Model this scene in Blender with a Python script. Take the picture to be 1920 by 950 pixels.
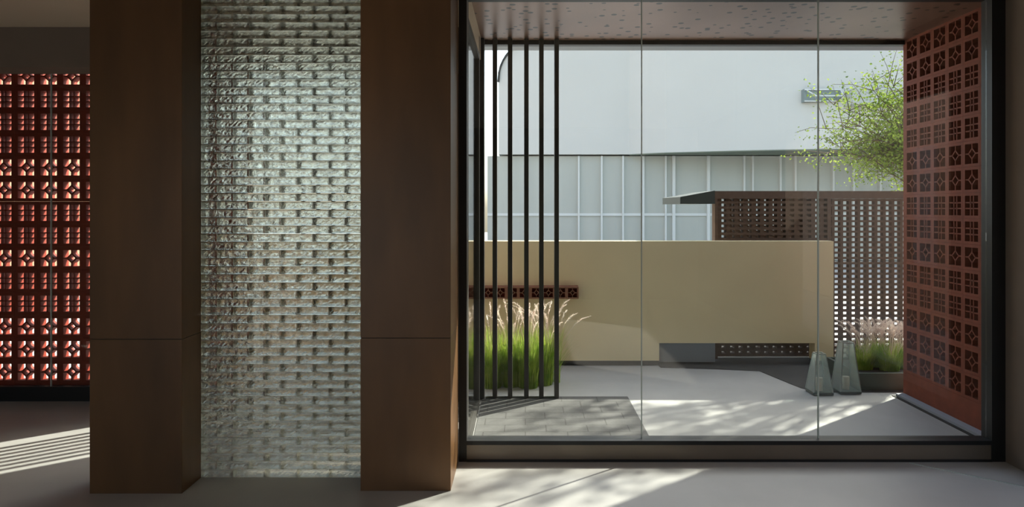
import bpy, bmesh, math, random
from mathutils import Vector, Matrix
PI = math.pi
S = bpy.context.scene
C = S.collection
for o in list(bpy.data.objects):
    bpy.data.objects.remove(o)

# ------------------------------------------------------------------ camera
F = 1260.0                       # focal length in pixels of a 1920 px wide frame
VX, VY, CH = 985.0, 390.0, 1.6   # vanishing point and eye height
cam_d = bpy.data.cameras.new('camera')
cam_d.sensor_width = 36.0
cam_d.lens = F / 1920 * 36.0
cam_d.shift_x = -(VX - 960) / 1920
cam_d.shift_y = -(475 - VY) / 1920
cam_d.clip_start = 0.05
cam = bpy.data.objects.new('camera', cam_d)
cam.location = (0, 0, CH)
cam.rotation_euler = (PI / 2, 0, 0)
C.objects.link(cam)
S.camera = cam

# ------------------------------------------------------------------ world and sun
SUN_EL, SUN_DX, SUN_DY = math.radians(36), 0.79, 0.61
w = bpy.data.worlds.new('world')
S.world = w
w.use_nodes = True
nt = w.node_tree
bg = nt.nodes['Background']
sky = nt.nodes.new('ShaderNodeTexSky')
sky.sky_type = 'NISHITA'
sky.sun_disc = False
sky.sun_elevation = SUN_EL
sky.sun_rotation = math.atan2(SUN_DX, SUN_DY)
sky.dust_density = 3.0
sky.air_density = 1.0
sky.ozone_density = 0.6
hs = nt.nodes.new('ShaderNodeHueSaturation')
hs.inputs['Saturation'].default_value = 0.7
nt.links.new(sky.outputs[0], hs.inputs['Color'])
nt.links.new(hs.outputs[0], bg.inputs[0])
bg.inputs[1].default_value = 0.56
sd = bpy.data.lights.new('sun', 'SUN')
sd.energy = 13.5
sd.angle = math.radians(0.6)
sd.color = (1.0, 0.93, 0.82)
sun = bpy.data.objects.new('sun', sd)
hl = math.hypot(SUN_DX, SUN_DY)
sdir = Vector((SUN_DX / hl * math.cos(SUN_EL), SUN_DY / hl * math.cos(SUN_EL), math.sin(SUN_EL)))
sun.rotation_euler = sdir.to_track_quat('Z', 'Y').to_euler()
sun.location = sdir * 20
C.objects.link(sun)

vs = S.view_settings
S.display_settings.display_device = 'sRGB'
vs.view_transform = 'Standard'
vs.look = 'None'
vs.exposure = 0.0
vs.gamma = 1.0
vs.use_curve_mapping = False
S.cycles.max_bounces = 14
S.cycles.diffuse_bounces = 6
S.cycles.glossy_bounces = 6
S.cycles.transmission_bounces = 10
S.cycles.transparent_max_bounces = 24
S.cycles.sample_clamp_indirect = 6.0

# ------------------------------------------------------------------ materials
def srgb(r, g, b):
    def f(v):
        v /= 255.0
        return v / 12.92 if v <= 0.04045 else ((v + 0.055) / 1.055) ** 2.4
    return (f(r), f(g), f(b), 1)

def mat(name, col, rough=0.6, metal=0.0, var=0.0, scale=4.0, bump=0.0, bscale=40.0,
        spec=0.5, stretch=(1, 1, 1), detail=5.0, col2=None, trans=0.0):
    m = bpy.data.materials.new(name)
    m.use_nodes = True
    n, l = m.node_tree.nodes, m.node_tree.links
    b = n['Principled BSDF']
    b.inputs['Base Color'].default_value = col
    b.inputs['Roughness'].default_value = rough
    b.inputs['Metallic'].default_value = metal
    b.inputs['Specular IOR Level'].default_value = spec
    tc = n.new('ShaderNodeTexCoord')
    mp = n.new('ShaderNodeMapping')
    mp.inputs['Scale'].default_value = stretch
    l.new(tc.outputs['Object'], mp.inputs[0])
    if var > 0:
        no = n.new('ShaderNodeTexNoise')
        no.inputs['Scale'].default_value = scale
        no.inputs['Detail'].default_value = detail
        l.new(mp.outputs[0], no.inputs[0])
        rp = n.new('ShaderNodeValToRGB')
        c2 = col2 or tuple(min(1, c * (1 + var)) for c in col[:3]) + (1,)
        c1 = tuple(c * (1 - var) for c in col[:3]) + (1,)
        rp.color_ramp.elements[0].color = c1
        rp.color_ramp.elements[1].color = c2
        rp.color_ramp.elements[0].position = 0.3
        rp.color_ramp.elements[1].position = 0.7
        l.new(no.outputs[0], rp.inputs[0])
        l.new(rp.outputs[0], b.inputs['Base Color'])
    if bump > 0:
        nb = n.new('ShaderNodeTexNoise')
        nb.inputs['Scale'].default_value = bscale
        nb.inputs['Detail'].default_value = 3
        l.new(mp.outputs[0], nb.inputs[0])
        bp = n.new('ShaderNodeBump')
        bp.inputs['Strength'].default_value = bump
        bp.inputs['Distance'].default_value = 0.01
        l.new(nb.outputs[0], bp.inputs['Height'])
        l.new(bp.outputs[0], b.inputs['Normal'])
    return m

def glass_mat(name, tint=(0.93, 0.96, 0.94, 1), rough=0.0, ior=1.5):
    """clear window glass: Fresnel reflection over plain transmission"""
    m = bpy.data.materials.new(name)
    m.use_nodes = True
    n, l = m.node_tree.nodes, m.node_tree.links
    n.clear()
    out = n.new('ShaderNodeOutputMaterial')
    mx = n.new('ShaderNodeMixShader')
    # Schlick reflectance, the same on both faces of the pane
    geo = n.new('ShaderNodeNewGeometry')
    def mth(op, a, b=None):
        q = n.new('ShaderNodeMath'); q.operation = op
        for i, v in enumerate((a, b)):
            if v is None: continue
            if isinstance(v, (int, float)): q.inputs[i].default_value = v
            else: l.new(v, q.inputs[i])
        return q.outputs[0]
    vd = n.new('ShaderNodeVectorMath'); vd.operation = 'DOT_PRODUCT'
    l.new(geo.outputs['Normal'], vd.inputs[0]); l.new(geo.outputs['Incoming'], vd.inputs[1])
    r0 = ((ior - 1) / (ior + 1)) ** 2
    fr = mth('ADD', mth('MULTIPLY', mth('POWER', mth('SUBTRACT', 1.0, mth('ABSOLUTE', vd.outputs['Value'])), 5.0), 1 - r0), r0)
    tr = n.new('ShaderNodeBsdfTransparent')
    tr.inputs[0].default_value = tint
    gl = n.new('ShaderNodeBsdfGlossy')
    gl.inputs['Roughness'].default_value = rough
    l.new(fr, mx.inputs[0])
    l.new(tr.outputs[0], mx.inputs[1])
    l.new(gl.outputs[0], mx.inputs[2])
    l.new(mx.outputs[0], out.inputs[0])
    return m

def brick_glass(name):
    m = bpy.data.materials.new(name)
    m.use_nodes = True
    n, l = m.node_tree.nodes, m.node_tree.links
    n.clear()
    out = n.new('ShaderNodeOutputMaterial')
    mx = n.new('ShaderNodeMixShader')
    mx.inputs[0].default_value = 0.2
    g = n.new('ShaderNodeBsdfGlass')
    g.inputs['Color'].default_value = (0.72, 0.735, 0.70, 1)
    g.inputs['Roughness'].default_value = 0.02
    g.inputs['IOR'].default_value = 1.35
    tr = n.new('ShaderNodeBsdfTransparent')
    tr.inputs[0].default_value = (0.82, 0.83, 0.79, 1)
    tc = n.new('ShaderNodeTexCoord')
    no = n.new('ShaderNodeTexNoise')
    no.inputs['Scale'].default_value = 60
    no.inputs['Detail'].default_value = 3
    no.inputs['Distortion'].default_value = 1.2
    bp = n.new('ShaderNodeBump')
    bp.inputs['Strength'].default_value = 0.5
    bp.inputs['Distance'].default_value = 0.01
    l.new(tc.outputs['Object'], no.inputs[0])
    l.new(no.outputs[0], bp.inputs['Height'])
    l.new(bp.outputs[0], g.inputs['Normal'])
    l.new(g.outputs[0], mx.inputs[1])
    l.new(tr.outputs[0], mx.inputs[2])
    l.new(mx.outputs[0], out.inputs[0])
    return m

def leaf_mat(name, col, col2, trans=0.4):
    m = bpy.data.materials.new(name)
    m.use_nodes = True
    n, l = m.node_tree.nodes, m.node_tree.links
    n.clear()
    out = n.new('ShaderNodeOutputMaterial')
    mx = n.new('ShaderNodeMixShader')
    mx.inputs[0].default_value = trans
    d = n.new('ShaderNodeBsdfDiffuse')
    t = n.new('ShaderNodeBsdfTranslucent')
    tc = n.new('ShaderNodeTexCoord')
    no = n.new('ShaderNodeTexNoise')
    no.inputs['Scale'].default_value = 9
    no.inputs['Detail'].default_value = 4
    rp = n.new('ShaderNodeValToRGB')
    rp.color_ramp.elements[0].color = col
    rp.color_ramp.elements[1].color = col2
    rp.color_ramp.elements[0].position = 0.35
    rp.color_ramp.elements[1].position = 0.65
    l.new(tc.outputs['Object'], no.inputs[0])
    l.new(no.outputs[0], rp.inputs[0])
    l.new(rp.outputs[0], d.inputs[0])
    l.new(rp.outputs[0], t.inputs[0])
    l.new(d.outputs[0], mx.inputs[1])
    l.new(t.outputs[0], mx.inputs[2])
    l.new(mx.outputs[0], out.inputs[0])
    return m

M = {}
M['floor_in'] = mat('polished_concrete', srgb(168, 167, 165), 0.42, var=0.07, scale=2.2, bump=0.04, bscale=90)
M['floor_out'] = mat('pale_concrete', srgb(176, 176, 174), 0.7, var=0.06, scale=3, bump=0.05, bscale=120)
M['granite'] = None
M['plaster'] = mat('grey_brown_plaster', srgb(116, 104, 92), 0.8, var=0.05, scale=3)
M['ceiling'] = mat('warm_ceiling_paint', srgb(214, 196, 174), 0.8)
M['beam'] = mat('taupe_beam_paint', srgb(125, 112, 98), 0.8, var=0.04, scale=5)
M['bronze'] = mat('dark_bronze_cladding', srgb(100, 70, 40), 0.42, 0.25, var=0.3, scale=1.6, stretch=(2.2, 2.2, 0.55), detail=3, bump=0.03, bscale=30)
M['black'] = mat('black_metal', srgb(34, 34, 34), 0.45, 0.3)
M['fin'] = mat('dark_grey_metal', srgb(58, 56, 52), 0.5, 0.2)
M['sill'] = mat('bronze_sill_metal', srgb(118, 108, 96), 0.35, 0.5, var=0.08, scale=3)
M['glass'] = glass_mat('clear_glass')
M['tinted'] = glass_mat('tinted_glass', (.88, .86, .82, 1), 0.05, 1.6)
M['joint'] = mat('silicone_joint', srgb(186, 196, 190), 0.35)
M['terra'] = mat('terracotta', srgb(128, 66, 46), 0.75, var=0.14, scale=14)
M['terra_deep'] = mat('deep_terracotta', srgb(128, 36, 6), 0.7, var=0.15, scale=12)
M['terra_dull'] = mat('dull_terracotta', srgb(142, 100, 80), 0.8, var=0.1, scale=14)
M['terra_back'] = mat('red_render', srgb(120, 44, 28), 0.85)
M['side_wall'] = mat('pale_tan_render', srgb(214, 190, 164), 0.85)
M['beige'] = mat('beige_render', srgb(240, 224, 182), 0.85, var=0.04, scale=1.6, bump=0.03, bscale=60)
M['white'] = mat('white_facade', srgb(212, 211, 205), 0.7, var=0.02, scale=0.6)
M['panel'] = mat('frosted_panel', srgb(186, 188, 180), 0.4, var=0.05, scale=0.9, stretch=(3, 1, 0.4))
M['rib'] = mat('white_rib', srgb(218, 220, 216), 0.5)
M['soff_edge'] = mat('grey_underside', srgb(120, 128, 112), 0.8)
M['dark_glass'] = mat('dark_window_glass', srgb(130, 142, 140), 0.25)
M['brownbrick'] = mat('brown_brick', srgb(106, 86, 72), 0.85, var=0.12, scale=20)
M['slate'] = mat('slate_roof', srgb(70, 76, 72), 0.6)
M['bluegrey'] = mat('blue_grey_render', srgb(164, 170, 180), 0.8)
M['gravel'] = mat('dark_gravel', srgb(62, 62, 60), 0.95, var=0.3, scale=60, bump=0.6, bscale=120)
M['planter'] = mat('grey_green_planter', srgb(82, 92, 86), 0.6)
M['bark'] = mat('tree_bark', srgb(96, 84, 66), 0.9, var=0.2, scale=12)
M['leaf'] = leaf_mat('tree_leaf', srgb(84, 110, 44), srgb(158, 176, 84), 0.4)
M['blade'] = leaf_mat('grass_blade', srgb(120, 160, 50), srgb(196, 214, 100), 0.55)
M['plume'] = leaf_mat('grass_plume', srgb(232, 216, 206), srgb(250, 242, 232), 0.5)
M['pink_plaster'] = mat('pale_pink_plaster', srgb(146, 116, 92), 0.85)
M['brickglass'] = brick_glass('textured_glass_brick')
M['lantern_glass'] = glass_mat('lantern_glass', (0.80, 0.88, 0.86, 1), 0.02, 1.6)
def milk(m, fac, col):
    n, l = m.node_tree.nodes, m.node_tree.links
    out = n['Material Output']
    src = out.inputs[0].links[0].from_socket
    d = n.new('ShaderNodeBsdfTranslucent'); d.inputs[0].default_value = col
    e = n.new('ShaderNodeBsdfDiffuse'); e.inputs[0].default_value = col
    a = n.new('ShaderNodeMixShader'); b = n.new('ShaderNodeMixShader')
    b.inputs[0].default_value = .5
    l.new(d.outputs[0], b.inputs[1]); l.new(e.outputs[0], b.inputs[2])
    a.inputs[0].default_value = fac
    l.new(src, a.inputs[1]); l.new(b.outputs[0], a.inputs[2]); l.new(a.outputs[0], out.inputs[0])
milk(M['lantern_glass'], .24, (.85, .92, .9, 1))
M['lead'] = mat('pale_metal_edge', srgb(196, 204, 200), 0.3, 0.6)

def soffit_mat():
    m = mat('perforated_copper_soffit', srgb(142, 110, 94), 0.3, 0.35, var=0.16, scale=1.6)
    n, l = m.node_tree.nodes, m.node_tree.links
    b = n['Principled BSDF']
    vo = n.new('ShaderNodeTexVoronoi')
    vo.inputs['Scale'].default_value = 11
    tc = n.new('ShaderNodeTexCoord')
    l.new(tc.outputs['Object'], vo.inputs[0])
    lt = n.new('ShaderNodeMath'); lt.operation = 'LESS_THAN'
    lt.inputs[1].default_value = 0.24
    l.new(vo.outputs['Distance'], lt.inputs[0])
    mixn = n.new('ShaderNodeMix'); mixn.data_type = 'RGBA'
    l.new(lt.outputs[0], mixn.inputs['Factor'])
    src = b.inputs['Base Color'].links[0].from_socket
    l.new(src, mixn.inputs['A'])
    mixn.inputs['B'].default_value = srgb(30, 14, 10)
    l.new(mixn.outputs['Result'], b.inputs['Base Color'])
    return m
M['soffit'] = soffit_mat()

def granite_mat():
    m = mat('dark_granite_paving', srgb(92, 92, 91), 0.7, var=0.12, scale=45)
    n, l = m.node_tree.nodes, m.node_tree.links
    b = n['Principled BSDF']
    br = n.new('ShaderNodeTexBrick')
    br.offset = 0.5
    br.inputs['Scale'].default_value = 1.0
    br.inputs['Brick Width'].default_value = 0.30
    br.inputs['Row Height'].default_value = 0.15
    br.inputs['Mortar Size'].default_value = 0.004
    tc = n.new('ShaderNodeTexCoord')
    l.new(tc.outputs['Object'], br.inputs[0])
    mixn = n.new('ShaderNodeMix'); mixn.data_type = 'RGBA'
    l.new(br.outputs['Fac'], mixn.inputs['Factor'])
    src = b.inputs['Base Color'].links[0].from_socket
    l.new(src, mixn.inputs['A'])
    mixn.inputs['B'].default_value = srgb(62, 62, 60)
    l.new(mixn.outputs['Result'], b.inputs['Base Color'])
    return m
M['granite'] = granite_mat()

# ------------------------------------------------------------------ mesh helpers
class MB:
    def __init__(s):
        s.v, s.f = [], []
    def box(s, x0, x1, y0, y1, z0, z1):
        k = len(s.v)
        s.v += [(x, y, z) for z in (z0, z1) for y in (y0, y1) for x in (x0, x1)]
        s.f += [(k, k+2, k+3, k+1), (k+4, k+5, k+7, k+6), (k, k+1, k+5, k+4),
                (k+2, k+6, k+7, k+3), (k, k+4, k+6, k+2), (k+1, k+3, k+7, k+5)]
        return s
    def bar(s, a, b, width, depth, up=Vector((0, 1, 0))):
        """square bar from a to b, depth along up"""
        a, b = Vector(a), Vector(b)
        d = (b - a).normalized()
        side = d.cross(up).normalized()
        k = len(s.v)
        for p in (a, b):
            for q in ((-1, -1), (1, -1), (1, 1), (-1, 1)):
                s.v.append(tuple(p + side * q[0] * width / 2 + up * q[1] * depth / 2))
        s.f += [(k, k+1, k+2, k+3), (k+7, k+6, k+5, k+4)]
        for i in range(4):
            j = (i + 1) % 4
            s.f.append((k+i, k+4+i, k+4+j, k+j))
        return s
    def prism(s, pts, z0, z1):
        """polygon (x,y) extruded in z"""
        k, n = len(s.v), len(pts)
        s.v += [(x, y, z0) for x, y in pts] + [(x, y, z1) for x, y in pts]
        s.f += [tuple(range(k + n - 1, k - 1, -1)), tuple(range(k + n, k + 2 * n))]
        for i in range(n):
            j = (i + 1) % n
            s.f.append((k + i, k + j, k + n + j, k + n + i))
        return s
    def extr(s, pts, y0, y1):
        """polygon (x,z) extruded in y"""
        k, n = len(s.v), len(pts)
        s.v += [(x, y0, z) for x, z in pts] + [(x, y1, z) for x, z in pts]
        s.f += [tuple(range(k, k + n)), tuple(range(k + 2 * n - 1, k + n - 1, -1))]
        for i in range(n):
            j = (i + 1) % n
            s.f.append((k + j, k + i, k + n + i, k + n + j))
        return s
    def tube(s, pts, radii, n=6):
        pts = [Vector(p) for p in pts]
        k0 = len(s.v)
        for i, p in enumerate(pts):
            d = (pts[min(i+1, len(pts)-1)] - pts[max(i-1, 0)]).normalized()
            a = d.cross(Vector((0.31, 0.17, 0.93))).normalized()
            b = d.cross(a)
            r = radii[i]
            for q in range(n):
                t = 2 * PI * q / n
                s.v.append(tuple(p + a * math.cos(t) * r + b * math.sin(t) * r))
        for i in range(len(pts) - 1):
            for q in range(n):
                r = (q + 1) % n
                s.f.append((k0+i*n+q, k0+i*n+r, k0+(i+1)*n+r, k0+(i+1)*n+q))
        s.f.append(tuple(k0 + q for q in range(n - 1, -1, -1)))
        e = k0 + (len(pts) - 1) * n
        s.f.append(tuple(e + q for q in range(n)))
        return s
    def poly(s, pts):
        k = len(s.v)
        s.v += [tuple(p) for p in pts]
        s.f.append(tuple(range(k, k + len(pts))))
        return s
    def build(s, name, m, parent=None, bevel=0.0, smooth=False, org=None):
        me = bpy.data.meshes.new(name)
        if org is not None:
            ox, oy, oz = org
            vv = [(x - ox, y - oy, z - oz) for x, y, z in s.v]
        else:
            vv = s.v
        me.from_pydata(vv, [], s.f)
        me.materials.append(m)
        me.validate()
        bm = bmesh.new(); bm.from_mesh(me)
        bmesh.ops.recalc_face_normals(bm, faces=bm.faces)
        bm.to_mesh(me); bm.free()
        if smooth:
            for p in me.polygons: p.use_smooth = True
        o = bpy.data.objects.new(name, me)
        C.objects.link(o)
        if org is not None:
            o.location = org
        if parent: o.parent = parent
        if bevel:
            b = o.modifiers.new('bevel', 'BEVEL')
            b.width = bevel; b.segments = 2; b.limit_method = 'ANGLE'
        return o

def thing(name, label, cat, loc=(0, 0, 0), group=None):
    o = bpy.data.objects.new(name, None)
    o.empty_display_size = 0.1
    C.objects.link(o)
    o.location = loc
    tag(o, label, cat, group)
    return o
def tag(o, label, cat, group=None):
    o['label'] = label; o['category'] = cat
    if group: o['group'] = group
    return o
def struct(name, mb, m, bevel=0.0):
    o = mb.build(name, m, bevel=bevel)
    o['kind'] = 'structure'
    return o
def part(mb, name, m, root, **k):
    """build in world coordinates, parent to a root that may sit anywhere"""
    o = mb.build(name, m, root, **k)
    o.location = Vector(o.location) - Vector(root.location)
    return o
def PX(px, Y): return (px - VX) * Y / F
def PZ(py, Y): return CH - (py - VY) * Y / F
def FY(py): return CH * F / (py - VY)

# ================================================================== SETTING
XL, XR = -5.4, 3.03
YB = -3.2
YG = 4.29            # window plane
YS = 5.57            # glazed bay plane on the left
# floors
struct('floor', MB().prism([(XL, YB), (XR + .2, YB), (XR + .2, 4.24), (-.42, 4.24), (-.42, YS), (XL, YS)], -.15, 0), M['floor_in'])
struct('floor_courtyard', MB().prism([(-.42, 4.24), (5.5, 4.24), (5.5, 9.0), (XL - 3, 9.0), (XL - 3, YS), (-.42, YS)], -.15, -0.002), M['floor_out'])
o = struct('floor_ground', MB().box(-30, 40, 9.0, 45, -.2, -.02), M['floor_out'])
# ceilings, beam, walls
struct('ceiling', MB().prism([(XL, YB), (XR + .2, YB), (XR + .2, 4.24), (-.42, 4.24), (-.42, 5.62), (XL, 5.62)], 3.0, 3.25), M['ceiling'])
struct('trim_beam', MB().box(XL, -.45, 5.2, 5.45, 2.69, 3.0), M['beam'])
wr_ = MB().box(XR, XR + .2, YB, .75, 0, 3.0).box(XR, XR + .2, 3.78, 4.24, 0, 3.0)
wr_.box(XR, XR + .2, .75, 3.78, 0, .23).box(XR, XR + .2, .75, 3.78, 2.5, 3.0)
struct('wall_right', wr_, M['plaster'])
struct('wall_left', MB().box(XL - .2, XL, YB, YS, 0, 3.0), M['plaster'])

# back wall behind the camera; its wide opening is added to let fill light in
bw = MB()
bw.box(XL, -5.1, YB - .2, YB, 0, 3.0)
bw.box(-5.1, -1.2, YB - .2, YB, 2.8, 3.0)
bw.box(-1.2, XR, YB - .2, YB, 0, 3.0)
struct('wall_back', bw, M['plaster'])
struct('floor_side', MB().box(XR + .2, 5.5, YB, 4.24, -.15, -.004), M['floor_out'])
struct('wall_added_shade', MB().box(5.5, 5.7, -8, 6.5, 0, 3.6), M['side_wall'])  # unseen wall added outside the right opening to keep the sun out
struct('added_white_panel', MB().box(5.46, 5.5, -.87, -.39, .8, 2.44), M['white'])  # unseen white panel, added to reflect as a bright strip in the glass
struct('ground_back', MB().box(-14, 14, -20, YB - .2, -.2, -.02), M['floor_out'])

# ================================================================== COLUMNS
def column(x0, x1, y0, y1, label):
    r = thing('clad_column', label, 'column', ((x0+x1)/2, (y0+y1)/2, 0), 'bronze clad columns beside the glass bricks')
    zj = 0.865
    part(MB().box(x0, x1, y0, y1, 0.0, zj - .0015), 'lower_cladding', M['bronze'], r, bevel=.0015)
    part(MB().box(x0, x1, y0, y1, zj + .0015, 3.0), 'upper_cladding', M['bronze'], r, bevel=.0015)
    part(MB().box(x0+.006, x1-.006, y0+.006, y1-.006, zj - .01, zj + .01), 'joint', M['black'], r)
    return r
Y1 = 2016 / (925 - 390); Y2 = 2016 / (920 - 390)
column(PX(168, Y1), PX(341, Y1), Y1, 4.10, 'wide dark bronze column between the terracotta screen and the glass bricks')
column(PX(676, Y2), PX(845, Y2), Y2, 4.23, 'wide dark bronze column between the glass bricks and the big window')

# ================================================================== GLASS BRICK PARTITION
gx0, gx1, gy0, gy1 = PX(341, Y1) + .003, PX(676, Y2) - .003, 3.98, 4.08
gx1 = -.425 - .48
gx1 = PX(676, Y2) + .30
gb = MB()
bwid, bh, gap = .1895, .0482, .0042
rows = int((2.99) / bh)
random.seed(5)
xa = gx0; xb = PX(676, Y2) - .004
root = thing('glass_brick_partition', 'tall shimmering partition of textured clear glass bricks between two dark columns', 'glass wall', ((xa+xb)/2, gy0, 0))
def bev_brick(mb, x0, x1, y0, y1, z0, z1, c=.005):
    """chamfered glass brick whose two large faces are a random facet grid"""
    nx = max(2, int(round((x1 - x0) / .0145))); nz = 3
    def idx(base, i, k): return base + k * (nx + 1) + i
    base = []
    for y, sgn in ((y0, 1), (y1, -1)):
        b = len(mb.v); base.append(b)
        for k in range(nz + 1):
            for i in range(nx + 1):
                edge = i in (0, nx) or k in (0, nz)
                x = x0 + c + (x1 - x0 - 2*c) * i / nx
                z = z0 + c + (z1 - z0 - 2*c) * k / nz
                if not edge:
                    x += random.uniform(-.003, .003); z += random.uniform(-.003, .003)
                mb.v.append((x, y + sgn * (0 if edge else random.uniform(-.0046, .0046)), z))
        for k in range(nz):
            for i in range(nx):
                q = (idx(b, i, k), idx(b, i+1, k), idx(b, i+1, k+1), idx(b, i, k+1))
                mb.f.append(q if sgn > 0 else q[::-1])
    # rim: chamfer loops around the sides
    def loop(b):
        l = [idx(b, i, 0) for i in range(nx + 1)] + [idx(b, nx, k) for k in range(1, nz + 1)]
        l += [idx(b, i, nz) for i in range(nx - 1, -1, -1)] + [idx(b, 0, k) for k in range(nz - 1, 0, -1)]
        return l
    la, lb = loop(base[0]), loop(base[1])
    def side(y):
        o = []
        for v in la:
            x, _, z = mb.v[v]
            x = x0 if abs(x - x0 - c) < 1e-6 else (x1 if abs(x - x1 + c) < 1e-6 else x)
            z = z0 if abs(z - z0 - c) < 1e-6 else (z1 if abs(z - z1 + c) < 1e-6 else z)
            o.append(len(mb.v)); mb.v.append((x, y, z))
        return o
    ls = [la, side(y0 + c), side(y1 - c), lb]
    n = len(la)
    for a in range(3):
        for q in range(n):
            r = (q + 1) % n
            mb.f.append((ls[a][q], ls[a+1][q], ls[a+1][r], ls[a][r]))
for r in range(rows):
    z0 = .004 + r * bh; z1 = z0 + bh - gap
    x = xa - (bwid / 2 if r % 2 else 0)
    while x < xb:
        a, b = max(x, xa), min(x + bwid - gap, xb)
        if b - a > .02:
            j = random.uniform(-.002, .002)
            bev_brick(gb, a, b, gy0 + j, gy1 + j, z0, z1)
        x += bwid
part(gb, 'glass_bricks', M['brickglass'], root)

# ================================================================== WINDOW 1 (big window)
wx0, wx1 = PX(860, 4.24), PX(1886, 4.24)
lx, rx = PX(875, 4.24), PX(1860, 4.24)
def sroot(name):
    o = bpy.data.objects.new(name, None); C.objects.link(o); o['kind'] = 'structure'; return o
win = sroot('window_1')
fr = MB()
fr.box(wx0, lx, 4.24, 4.34, 0, 3.0).box(rx, wx1, 4.24, 4.34, 0, 3.0)
fr.box(lx, rx, 4.24, 4.34, 2.93, 3.0)
fr.box(lx, rx, 4.24, 4.34, .106, .132)
fr.box(lx, rx, 4.236, 4.34, 0, .014)
part(fr, 'window_frame', M['black'], win)
part(MB().box(lx, rx, 4.246, 4.34, .014, .106), 'window_sill', M['sill'], win)
j1, j2 = PX(1203, YG), PX(1534, YG)
xs = [lx, j1, j2, rx]
for a, b in zip(xs[:-1], xs[1:]):
    part(MB().box(a + .003, b - .003, YG - .006, YG + .006, .132, 2.93), 'pane', M['glass'], win)
for j in (j1, j2):
    part(MB().box(j - .003, j + .003, YG - .007, YG + .007, .132, 2.93), 'joint', M['joint'], win)

# ================================================================== SIDE GLAZING (left return of the entry recess)
sx = -.37
side = sroot('window_2')
sf = MB()
sf.box(sx - .05, sx, 4.34, 4.38, 0, 2.98).box(sx - .05, sx, 5.40, 5.44, 0, 2.98)
sf.box(sx - .05, sx, 4.38, 5.40, 0, .06).box(sx - .05, sx, 4.38, 5.40, 2.80, 2.84)
part(sf, 'window_frame', M['fin'], side)
part(MB().box(sx - .03, sx - .02, 4.38, 5.40, .06, 2.80), 'pane', M['tinted'], side)
struct('trim_lintel', MB().box(sx - .05, sx - .002, 4.38, 5.62, 2.84, 3.03), M['ceiling'])

# ================================================================== BAY GLAZING and pier (left)
struct('wall_pier', MB().box(-1.05, -.42, 5.55, 5.68, 0, 3.0), M['plaster'])
struct('wall_pier_left', MB().box(-2.76, -2.32, 5.60, 5.72, 0, 3.0), M['plaster'])
bay = sroot('window_3')
bf = MB()
bf.box(XL, -1.05, YS, YS + .05, 0, .12).box(XL, -1.05, YS, YS + .05, 2.72, 3.0)
bf.box(-2.36, -2.32, YS, YS + .05, .12, 2.72)
part(bf, 'window_frame', M['black'], bay)
bx = [XL, PX(93, YS), -2.36]
for a, b in zip(bx[:-1], bx[1:]):
    part(MB().box(a + .003, b - .003, YS + .015, YS + .025, .12, 2.72), 'pane', M['glass'], bay)
part(MB().box(PX(93, YS) - .003, PX(93, YS) + .003, YS + .013, YS + .027, .12, 2.72), 'joint', M['joint'], bay)
part(MB().box(-2.32, -1.05, YS + .015, YS + .025, .12, 2.72), 'pane', M['glass'], bay)

# ================================================================== BREEZE BLOCKS
def block(mb, u0, v0, s, kind, d, T, fr_=.115, st_=.052):
    """one perforated block; T maps (u, v, depth) to world"""
    fw = fr_ * s
    def bx(ua, ub, va, vb, da=0.0, db=None):
        db = d if db is None else db
        k = len(mb.v)
        mb.v += [T(u, v, q) for q in (da, db) for v in (va, vb) for u in (ua, ub)]
        mb.f.extend([(k, k+2, k+3, k+1), (k+4, k+5, k+7, k+6), (k, k+1, k+5, k+4),
                     (k+2, k+6, k+7, k+3), (k, k+4, k+6, k+2), (k+1, k+3, k+7, k+5)])
    def strut(a, b, wd, da=.004):
        ax, ay = a; bx_, by = b
        dx, dy = bx_ - ax, by - ay
        L = math.hypot(dx, dy); nx, ny = -dy / L * wd / 2, dx / L * wd / 2
        q = [(ax+nx, ay+ny), (ax-nx, ay-ny), (bx_-nx, by-ny), (bx_+nx, by+ny)]
        k = len(mb.v)
        for de in (da, d - da):
            mb.v += [T(u, v, de) for u, v in q]
        mb.f.extend([(k, k+1, k+2, k+3), (k+7, k+6, k+5, k+4)])
        for i in range(4):
            j = (i + 1) % 4
            mb.f.append((k+i, k+4+i, k+4+j, k+j))
    g = .0006
    u1, v1 = u0 + s - g, v0 + s - g
    bx(u0+g, u1, v0+g, v0+fw); bx(u0+g, u1, v1-fw, v1)
    bx(u0+g, u0+fw, v0+fw, v1-fw); bx(u1-fw, u1, v0+fw, v1-fw)
    cx, cy = u0 + s/2, v0 + s/2
    sw = st_ * s
    inn = s/2 - fw
    if kind == 'A':
        R = .20 * s
        P = [(cx+R, cy), (cx+R*.62, cy+R*.62), (cx, cy+R), (cx-R*.62, cy+R*.62), (cx-R, cy), (cx-R*.62, cy-R*.62), (cx, cy-R), (cx+R*.62, cy-R*.62)]
        P = [P[0], P[2], P[4], P[6]]
        for i in range(4):
            strut(P[i], P[(i+1) % 4], sw)
        for p, q in ((P[0], (cx+inn, cy)), (P[1], (cx, cy+inn)), (P[2], (cx-inn, cy)), (P[3], (cx, cy-inn))):
            strut(p, q, sw)
    else:
        t = .115 * s
        for e in (-t, t):
            strut((cx+e*.8, cy-inn), (cx+e*.8, cy+inn), sw)
            strut((cx-inn, cy+e), (cx+inn, cy+e), sw)

ORDER = 'AAABBABBAABBBAA'      # from the bottom up
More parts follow.
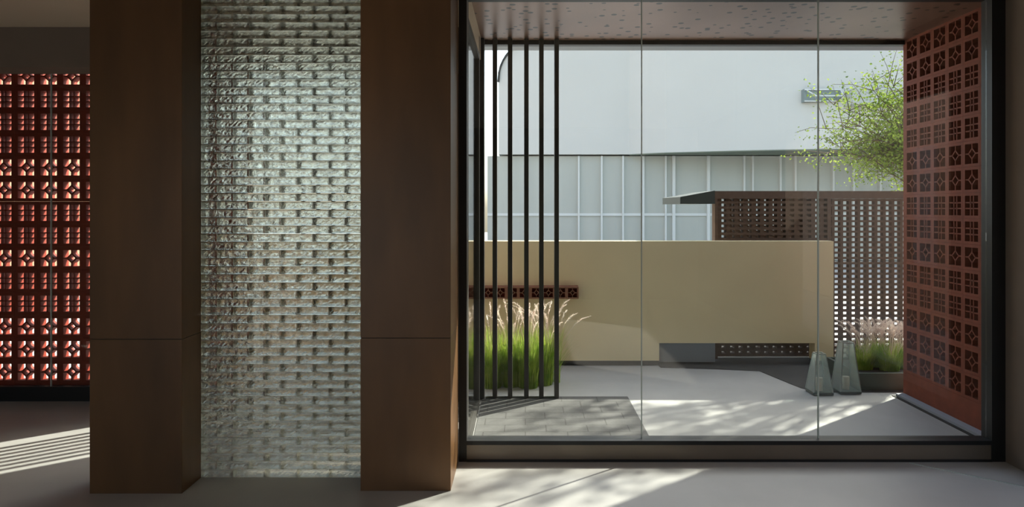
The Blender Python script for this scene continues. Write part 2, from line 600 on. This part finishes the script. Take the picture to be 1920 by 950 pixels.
# left screen (in XZ plane)
sL = .1915
yl = 5.66
scr = thing('breeze_block_screen', 'backlit terracotta breeze block screen behind the left glazing', 'screen', (-4.0, yl, 0))
mb = MB()
ux = -2.77
ncol = 14
for c in range(ncol):
    for r in range(14):
        block(mb, ux - (c + 1) * sL, .125 + r * sL, sL, ORDER[r], .07, lambda u, v, q: (u, yl + q, v), .14, .066 if ORDER[r] == 'A' else .042)
part(mb, 'perforated_blocks', M['terra_deep'], scr)
part(MB().box(ux - ncol*sL, ux, yl, yl + .1, 0, .1245), 'plinth', M['terra_deep'], scr)
# right screen wall (in YZ plane)
xw = 3.24; sR = .1885
yend = 5.76
scr = thing('breeze_block_wall', 'terracotta breeze block wall on the right side of the entry recess', 'screen', (xw, 5.1, 0))
mb = MB()
for c in range(7):
    for r in range(15):
        block(mb, yend - .03 - (c + 1) * sR, .205 + r * sR, sR, ORDER[r], .09, lambda u, v, q: (xw + q, u, v))
part(mb, 'perforated_blocks', M['terra'], scr)
yn = yend - .03 - 7*sR
part(MB().box(xw, xw + .1, yn, yend - .03, 0, .204), 'plinth', M['terra'], scr)
part(MB().box(xw, xw + .24, yend - .03, yend, 0, 3.03), 'end_cap', M['terra'], scr)
part(MB().box(xw + .11, xw + .24, 4.28, yend - .03, 0, 3.03), 'backing', M['terra_back'], scr)
struct('wall_side', MB().box(XR + .02, xw + .1, 4.25, yn - .002, 0, 3.03), M['plaster'])

# ================================================================== CANOPY
struct('ceiling_canopy', MB().box(-.42, xw + .3, 4.345, 5.73, 3.03, 3.2), M['soffit'])
struct('trim_canopy_edge', MB().box(-.42, xw - .002, 5.735, 5.80, 2.995, 3.2), M['black'])
struct('trim_canopy_fascia', MB().box(-.42, xw + .3, 5.802, 5.95, 2.995, 3.2), M['bluegrey'])
struct('trim_roof_slab', MB().box(-.42, XR + .5, 4.245, 4.344, 3.005, 3.25), M['black'])

# ================================================================== LOUVRES
yf = 5.66
top = thing('louvre_screen', 'dark metal louvre of five vertical fins in front of the green grass', 'frame', (-.05, yf, 0))
fm = MB().box(-.415, -.345, yf - .03, yf + .05, 0, 3.025)
part(fm, 'post', M['black'], top)
part(MB().box(-.33, .28, yf - .02, yf + .02, 0, .012), 'bottom_rail', M['black'], top)
for px, wd in ((928, 9), (956.5, 9), (987, 9), (1015, 9), (1043.5, 10)):
    X = PX(px, yf)
    part(MB().box(X - .019, X + .019, yf - .03, yf + .03, .012, 3.02), 'fin', M['fin'], top, bevel=.002)
g = thing('louvre_screen', 'row of dark vertical fins outside the glazing behind the glass bricks', 'frame', (-1.5, 5.72, 0))
part(MB().box(-1.92, -1.06, 5.70, 5.74, 0, .03), 'bottom_rail', M['black'], g)
for i in range(7):
    X = -1.12 - i * .128
    part(MB().box(X - .015, X + .015, 5.705, 5.735, .03, 3.0), 'fin', M['fin'], g)

# ================================================================== PAVING
struct('floor_paving', MB().box(-.36, .868, 4.35, 5.70, -.002, .004), M['granite'])
struct('trim_drain', MB().box(3.13, 3.16, 4.35, 5.74, -.002, .003), M['gravel'])
struct('trim_curb', MB().box(3.165, 3.238, 4.35, 5.74, -.002, .02), M['bluegrey'])
fs = MB()
fs.bar((PX(1705, 4.22), 4.22, .002), (PX(1920, 3.86), 3.86, .002), .012, .004, Vector((0, 0, 1)))
struct('trim_floor_strip', fs, M['lead'])

# ================================================================== BEIGE WALL
yb = 6.83
zt = PZ(452, yb)
nx0, nx1, nz = PX(1236, yb), PX(1528, yb), PZ(643, yb)
xe = PX(1563, yb)
pts = [(-2.7, .05), (nx0, .05), (nx0, nz), (nx1, nz), (nx1, .05), (xe, .05), (xe, zt), (-2.7, zt)]
gw = thing('garden_wall', 'low smooth beige rendered garden wall with a slot at its foot', 'wall', (0.5, yb, 0))
part(MB().extr(pts, yb, yb + .14), 'wall_body', M['beige'], gw)
part(MB().box(-2.7, nx0, yb + .015, yb + .125, 0, .05).box(nx1, xe, yb + .015, yb + .125, 0, .05), 'plinth', M['black'], gw)
b = MB().box(nx0 - .1, PX(1340, 7.0) - .002, yb + .145, yb + .25, 0, .5)
tag(b.build('low_wall', M['bluegrey'], org=(nx0, yb + .15, 0)), 'blue grey rendered block seen through the slot under the beige wall', 'wall')
struct('floor_gravel', MB().prism([(nx0, 6.75), (1.9, 6.68), (2.3, 6.6), (2.45, 5.98), (2.55, 5.84), (4.6, 5.84), (4.6, 7.9), (nx0 - .05, 7.9)], -.003, .004), M['gravel'])

# terracotta strip on the wall
y0 = 6.72
zb_, zt_ = PZ(560, y0), PZ(538, y0)
st = thing('block_strip', 'short terracotta strip of patterned blocks fixed on the beige wall behind the grass', 'decoration', (0, y0, zb_))
x0, x1 = PX(904, y0), PX(1085, y0)
mb = MB()
n = 8; s_ = (x1 - x0) / n
for i in range(n):
    block(mb, x0 + i * s_, zb_, s_, 'A', .06, lambda u, v, q: (u, y0 + q, v))
part(mb, 'perforated_blocks', M['terra_dull'], st)
part(MB().box(x0, x1, y0 + .061, yb - .001, zb_, zb_ + s_), 'backing', M['terra_back'], st)

# ================================================================== BRICK LATTICE GATEHOUSE
def lattice(mb, x0, x1, y, z0, z1, d, pu=.0905, pv=.0558, bw=.036, bh=.026):
    z = z0
    i = 0
    while z < z1:
        mb.box(x0 - (.015 if i % 2 else 0), x1, y, y + d, z, min(z + bh, z1)); z += pv; i += 1
    x = x0
    while x < x1 + .001:
        mb.box(x, min(x + bw, x1 + bw), y + .006, y + d - .006, z0, z1); x += pu
    return mb
ya = 7.12
gh = thing('brick_lattice_pavilion', 'low brown brick lattice enclosure with slate roof edge behind the beige wall', 'structure', (2.6, ya, 0))
xa0, xa1 = PX(1340, ya), PX(1556, ya)
part(lattice(MB(), xa0 + .03, xa1 - .03, ya, .03, 1.70, .09, bw=.044, bh=.028), 'front_lattice', M['brownbrick'], gh)
part(lattice(MB(), xa0 + .28, xa1 - .03, ya + .45, .65, 1.70, .09, bw=.044, bh=.028), 'rear_lattice', M['brownbrick'], gh)
part(MB().box(xa0, xa0 + .03, ya - .01, ya + .1, 0, 1.70), 'post', M['brownbrick'], gh)
part(MB().box(xa1 - .03, xa1 + .01, ya - .01, ya + .1, 0, 1.70), 'post', M['brownbrick'], gh)
part(MB().box(xa0, 4.9, ya - .012, ya + .1, 1.70, PZ(358, ya)), 'fascia', M['brownbrick'], gh)
rf = MB()
tipx = PX(1275, ya)
k0 = [(tipx, PZ(382, ya)), (xa0, PZ(382, ya)), (xa0, PZ(357, ya)), (tipx, PZ(369, ya))]
rf.extr(k0, ya - .01, ya + .9)
rf.box(xa0, xa1, ya + .102, ya + .9, 1.70, 1.77)
part(rf, 'roof', M['slate'], gh)
ls = thing('brick_lattice_screen', 'open brown brick lattice screen with bright holes behind the pink grass', 'screen', (4.0, ya, 0))
part(lattice(MB(), PX(1560, ya), 4.9, ya + .0, .0, 1.698, .07, bw=.031, bh=.022), 'lattice', M['brownbrick'], ls)

# ================================================================== ADDED BACKDROP WALL (turned to the sun, brightens the left screen's holes)
tag(MB().box(-9.3, -9.0, 5.9, 15.5, 0, 7.5).build('backdrop_wall', M['pink_plaster'], org=(-9, 10, 0)),
    'added plaster backdrop wall catching sun to brighten the holes of the left terracotta screen', 'wall')

# ================================================================== WHITE BUILDING
def XP(px, Y): return PX(px, Y)
bld = thing('white_building', 'large white building with rounded corner and frosted panel base behind the courtyard', 'building', (3, 21, 0))
Yb0 = 20.4
zlow = CH + (390 - 289) * Yb0 / F
ztop = CH + (390 - 74) * Yb0 / F
# upper volume: curved front in plan
front = [(935, 20.4), (1180, 20.4), (1215, 20.05), (1250, 19.75), (1300, 19.5), (1380, 19.1), (1460, 18.8), (1560, 18.5), (1700, 18.2), (1900, 18.0)]
fp = [(XP(p, y), y) for p, y in front]
xl_ = fp[0][0]
fp2 = fp[1:] + [(24, 18.0), (24, 27)]
R = 1.2
up = MB()
arc = [(xl_ + R - R * math.cos(t), ztop - R + R * math.sin(t)) for t in [i / 10 * PI / 2 for i in range(11)]]
x180 = fp[1][0]
poly = [(xl_, zlow)] + arc + [(x180 + .001, ztop), (x180 + .001, zlow)]
up.extr(poly, 20.4, 27)
up.prism([(x180, 20.4)] + fp[2:] + [(24, 18.0), (24, 27), (x180, 27)], zlow, ztop + .001)
part(up, 'upper_facade', M['white'], bld)
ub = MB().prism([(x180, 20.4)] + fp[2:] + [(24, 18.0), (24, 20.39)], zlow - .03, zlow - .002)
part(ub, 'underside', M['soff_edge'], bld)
tb = MB()
tb.tube([(xl_ - .01, 20.36, ztop - R - 0.1)] + [(x - .0, 20.36, z) for x, z in arc], [.035] * 12, 6)
part(tb, 'edge_pipe', M['fin'], bld)
lo = MB().box(XP(914, 20.6), 24, 20.6, 27, 0, zlow - .04)
part(lo, 'panel_base', M['panel'], bld)
for px in (1085, 1128, 1168, 1205, 1248, 1263, 1328, 1395, 1411, 1463, 1491, 1562, 1600, 1650):
    X = XP(px, 20.55)
    wd = .045 if px in (1263, 1328, 1205) else .025
    part(MB().box(X - wd, X + wd, 20.5, 20.6, 0, zlow - .04), 'rib', M['rib'], bld)
zr = PZ(402, 20.55)
part(MB().box(XP(914, 20.55), 24, 20.55, 20.6, zr - .04, zr + .04), 'rail', M['rib'], bld)
# ribbon window
Yw = 18.5
w0, w1 = XP(1507, Yw), XP(1576, Yw)
z0, z1 = PZ(191, Yw), PZ(167, Yw)
wr = MB().box(w0, w1, Yw - .04, Yw + .6, z0, z1)
wo = part(wr, 'window', M['dark_glass'], bld)
sub = MB()
sub.box(w0, w1, Yw - .07, Yw - .045, z1 - .04, z1).box(w0, w1, Yw - .07, Yw - .045, z0, z0 + .03)
sub.bar((w0 + .05, Yw - .08, z1 - .05), (w0 + .22, Yw - .3, z0 + .12), .03, .03)
sub.bar((w0 + .2, Yw - .3, z0 + .12), (w1 - .05, Yw - .3, z0 + .12), .03, .03)
sub.bar((w1 - .03, Yw - .08, z1 - .05), (w1 - .05, Yw - .3, z0 + .12), .03, .03)
so = sub.build('window_frame', M['rib'], wo)
part(MB().box(w1 + .06, XP(1720, 18.1), 18.0, 18.9, PZ(196, 18.1), PZ(168, 18.1)), 'window', M['panel'], bld)

# ================================================================== TREE
def make_tree(name, label, base, seed, crown, nleaf, trunk_top, r0=.07, limbs=16, leaf=.035, clump=1.0, jit=.06):
    rnd = random.Random(seed)
    root = thing(name, label, 'tree', base, None)
    base = Vector(base)
    tr = MB()
    tt = Vector(trunk_top)
    mid = base.lerp(tt, .5) + Vector((rnd.uniform(-.1, .1), rnd.uniform(-.1, .1), 0))
    tr.tube([base, mid, tt], [r0, r0 * .8, r0 * .6], 8)
    part(tr, 'trunk', M['bark'], root, smooth=True)
    br = MB(); tips = []
    for i in range(limbs):
        c, rad = rnd.choice(crown)
        c = Vector(c)
        for _ in range(20):
            q = Vector((rnd.uniform(-1, 1), rnd.uniform(-1, 1), rnd.uniform(-1, 1)))
            if q.length < 1: break
        end = c + Vector((q.x * rad[0], q.y * rad[1], q.z * rad[2]))
        st = base.lerp(tt, rnd.uniform(.6, 1))
        p = [st]
        for k in range(1, 6):
            f = k / 5
            pt = st.lerp(end, f) + Vector((0, 0, .25 * math.sin(f * PI))) + Vector((rnd.uniform(-1, 1), rnd.uniform(-1, 1), rnd.uniform(-1, 1))) * .07
            p.append(pt)
        br.tube(p, [r0 * .35 * (1 - .15 * k) for k in range(6)], 5)
        for k in range(2, 6):
            for _ in range(3):
                e = p[k] + Vector((rnd.gauss(0, 1), rnd.gauss(0, 1), rnd.gauss(.2, .8))) * .26
                br.tube([p[k], p[k].lerp(e, .5) + Vector((0, 0, .04)), e], [.006, .004, .002], 4)
                tips.append((p[k], e))
    part(br, 'branches', M['bark'], root, smooth=True)
    lf = MB()
    if clump < 1:
        tips = rnd.sample(tips, int(len(tips) * clump))
    for i in range(nleaf):
        a, b = rnd.choice(tips)
        p = a.lerp(b, rnd.uniform(.2, 1.15)) + Vector((rnd.gauss(0, 1), rnd.gauss(0, 1), rnd.gauss(0, 1))) * jit
        d = Vector((rnd.gauss(0, 1), rnd.gauss(0, 1), rnd.gauss(-.3, .6))).normalized()
        u = d.cross(Vector((rnd.gauss(0, 1), rnd.gauss(0, 1), rnd.gauss(0, 1)))).normalized()
        L = leaf * rnd.uniform(.7, 1.3); W = L * .33
        nrm = d.cross(u) * L * .12
        lf.poly([p, p + d * L * .45 + u * W + nrm, p + d * L, p + d * L * .45 - u * W + nrm])
    part(lf, 'foliage', M['leaf'], root)
    return root
make_tree('courtyard_tree', 'slender light green tree whose crown shows above the brick lattice', (6.4, 9.6, 0), 11,
          [((4.75, 9.3, 2.75), (.72, .6, .62)), ((5.25, 9.4, 3.1), (.40, .5, .60)), ((4.5, 9.2, 2.7), (.5, .5, .5)), ((5.2, 9.4, 2.3), (.35, .5, .5))], 9500, (5.8, 9.5, 2.0), .045, 38, .045)
make_tree('shade_tree', 'taller tree standing behind the terracotta wall casting dappled shade', (7.6, 9.4, 0), 4,
          [((6.2, 8.4, 4.6), (1.5, 1.2, 1.1)), ((5.5, 7.8, 4.85), (.9, .8, .5)), ((5.7, 7.9, 5.1), (.8, .7, .5)), ((5.0, 8.6, 4.3), (.6, .7, .5)), ((7.2, 8.5, 5.4), (1.4, 1.2, 1.0))], 2400, (6.9, 9.0, 3.6), .09, 26, .085, .27, .08)

# ================================================================== GRASSES
def grass(label, group, base, seed, nb, hb, npl, hp, spread, reach=.25):
    rnd = random.Random(seed)
    root = thing('ornamental_grass_clump', label, 'plant', base, group)
    b = Vector(base)
    bl = MB()
    for i in range(nb):
        a = rnd.uniform(0, 2 * PI); r = spread * .85 * math.sqrt(rnd.random())
        p0 = b + Vector((math.cos(a) * r, math.sin(a) * r * .8, 0))
        a2 = a + rnd.gauss(0, .6)
        h = hb * rnd.uniform(.55, 1.1); out = reach * rnd.uniform(.1, 1)
        d = Vector((math.cos(a2), math.sin(a2) * .7, 0))
        sd_ = Vector((-d.y, d.x, 0)).normalized() * rnd.uniform(.002, .0045)
        prev = None
        pts = []
        for k in range(5):
            f = k / 4
            pts.append(p0 + d * out * f * f + Vector((0, 0, h * (f - .18 * f * f * f * (out / reach)))))
        for k in range(4):
            w0_, w1_ = (1 - k / 4.3), (1 - (k + 1) / 4.3)
            bl.poly([pts[k] - sd_ * w0_, pts[k] + sd_ * w0_, pts[k+1] + sd_ * w1_, pts[k+1] - sd_ * w1_])
    part(bl, 'blades', M['blade'], root)
    pl = MB()
    for i in range(npl):
        a = rnd.uniform(0, 2 * PI)
        p0 = b + Vector((math.cos(a), math.sin(a) * .8, 0)) * spread * .5 * rnd.random()
        d = Vector((math.cos(a), math.sin(a) * .5, 0))
        h = hp * rnd.uniform(.78, 1.05); out = reach * rnd.uniform(.3, 1.3)
        pts = []
        for k in range(9):
            f = k / 8
            pts.append(p0 + d * out * f ** 2.2 + Vector((0, 0, h * (f * 1.12 - .2 * f ** 5))))
        pl.tube(pts, [.0016] * 9, 3)
        for q in range(70):
            f = .72 + .28 * q / 69
            kk = min(7, int(f * 8)); t = f * 8 - kk
            c = pts[kk].lerp(pts[kk + 1], t)
            ax = (pts[kk + 1] - pts[kk]).normalized()
            rr = .018 * math.sin(PI * min(1, (f - .70) / .30) ** .8) + .004
            v = Vector((rnd.gauss(0, 1), rnd.gauss(0, 1), rnd.gauss(0, 1)))
            v = (v - ax * v.dot(ax)).normalized()
            s2 = ax.cross(v) * .0018
            tip = c + v * rr + ax * rr * .9
            pl.poly([c - s2, c + s2, tip])
    part(pl, 'plumes', M['plume'], root)
    return root
gl = 'fountain grass behind the left fins'
spots = [(PX(922, 6.0), 6.0, 'pale plumed green grass clump next to the recess corner post'),
         (PX(957, 6.05), 6.05, 'green grass clump behind the second and third fins'),
         (PX(990, 6.0), 6.0, 'green grass clump behind the third fin with tall white plumes'),
         (PX(1018, 6.1), 6.1, 'green grass clump behind the fourth and fifth fins'),
         (PX(1035, 6.2), 6.2, 'outermost grass clump with arching plumes beyond the fifth fin')]
for i, (x, y, lab) in enumerate(spots):
    grass(lab, gl, (x, y, 0), 20 + i, 520 if i < 4 else 120, .56, 11, .80, .10, .2 if i < 4 else .35)
gl = 'fountain grass in the right planter'
for i, (x, y, lab) in enumerate([(PX(1618, 6.15), 6.15, 'pink plumed grass clump at the left end of the right planter'),
                                 (PX(1645, 6.25), 6.25, 'pink plumed grass clump in the middle of the right planter'),
                                 (PX(1668, 6.1), 6.1, 'dense green grass clump near the end of the terracotta wall'),
                                 (PX(1692, 6.2), 6.2, 'grass clump half hidden by the terracotta wall end')]):
    grass(lab, gl, (x, y, .13), 40 + i, 420, .27, 34, .47, .10, .2)

# planter
pr = thing('planter_box', 'low dark planter holding the pink plumed grasses beside the terracotta wall', 'planter', (3.3, 5.9, 0))
pm = MB()
px0, px1, py0, py1 = 2.93, 4.3, 5.90, 6.55
pm.box(px0, px1, py0, py0 + .03, 0, .15).box(px0, px1, py1 - .03, py1, 0, .15)
pm.box(px0, px0 + .03, py0 + .03, py1 - .03, 0, .15).box(px1 - .03, px1, py0 + .03, py1 - .03, 0, .15)
part(pm, 'box', M['planter'], pr)
part(MB().box(px0 + .03, px1 - .03, py0 + .03, py1 - .03, 0, .13), 'soil', M['gravel'], pr)

# ================================================================== GLASS LANTERNS
def lantern(x, y, h, wb, wt, label):
    r = thing('glass_lantern', label, 'lantern', (x, y, .004), 'tapered glass lanterns on the gravel')
    hb, ht = wb / 2, wt / 2
    gl_ = MB(); ed = MB()
    cb = [(-hb, -hb), (hb, -hb), (hb, hb), (-hb, hb)]
    ct = [(-ht, -ht), (ht, -ht), (ht, ht), (-ht, ht)]
    z0, z1 = .02, h
    for i in range(4):
        j = (i + 1) % 4
        gl_.poly([(cb[i][0], cb[i][1], z0), (cb[j][0], cb[j][1], z0), (ct[j][0], ct[j][1], z1), (ct[i][0], ct[i][1], z1)])
        ed.bar((cb[i][0], cb[i][1], z0), (ct[i][0], ct[i][1], z1), .008, .008)
        ed.bar((ct[i][0], ct[i][1], z1), (ct[j][0], ct[j][1], z1), .008, .008, Vector((0, 0, 1)))
    gl_.build('glass_body', M['lantern_glass'], r)
    ed.build('metal_edges', M['lead'], r)
    MB().box(-hb - .004, hb + .004, -hb - .004, hb + .004, 0, .02).build('base', M['planter'], r)
    MB().tube([(0, 0, .02), (0, 0, .13)], [.028, .028], 16).build('candle', M['plume'], r, smooth=False)
    return r
lantern(PX(1536, 5.82), 5.82, .34, .165, .075, 'short tapered clear glass lantern nearest the window joint')
lantern(PX(1586, 5.86), 5.86, .43, .175, .09, 'taller tapered glass lantern beside the planter box')
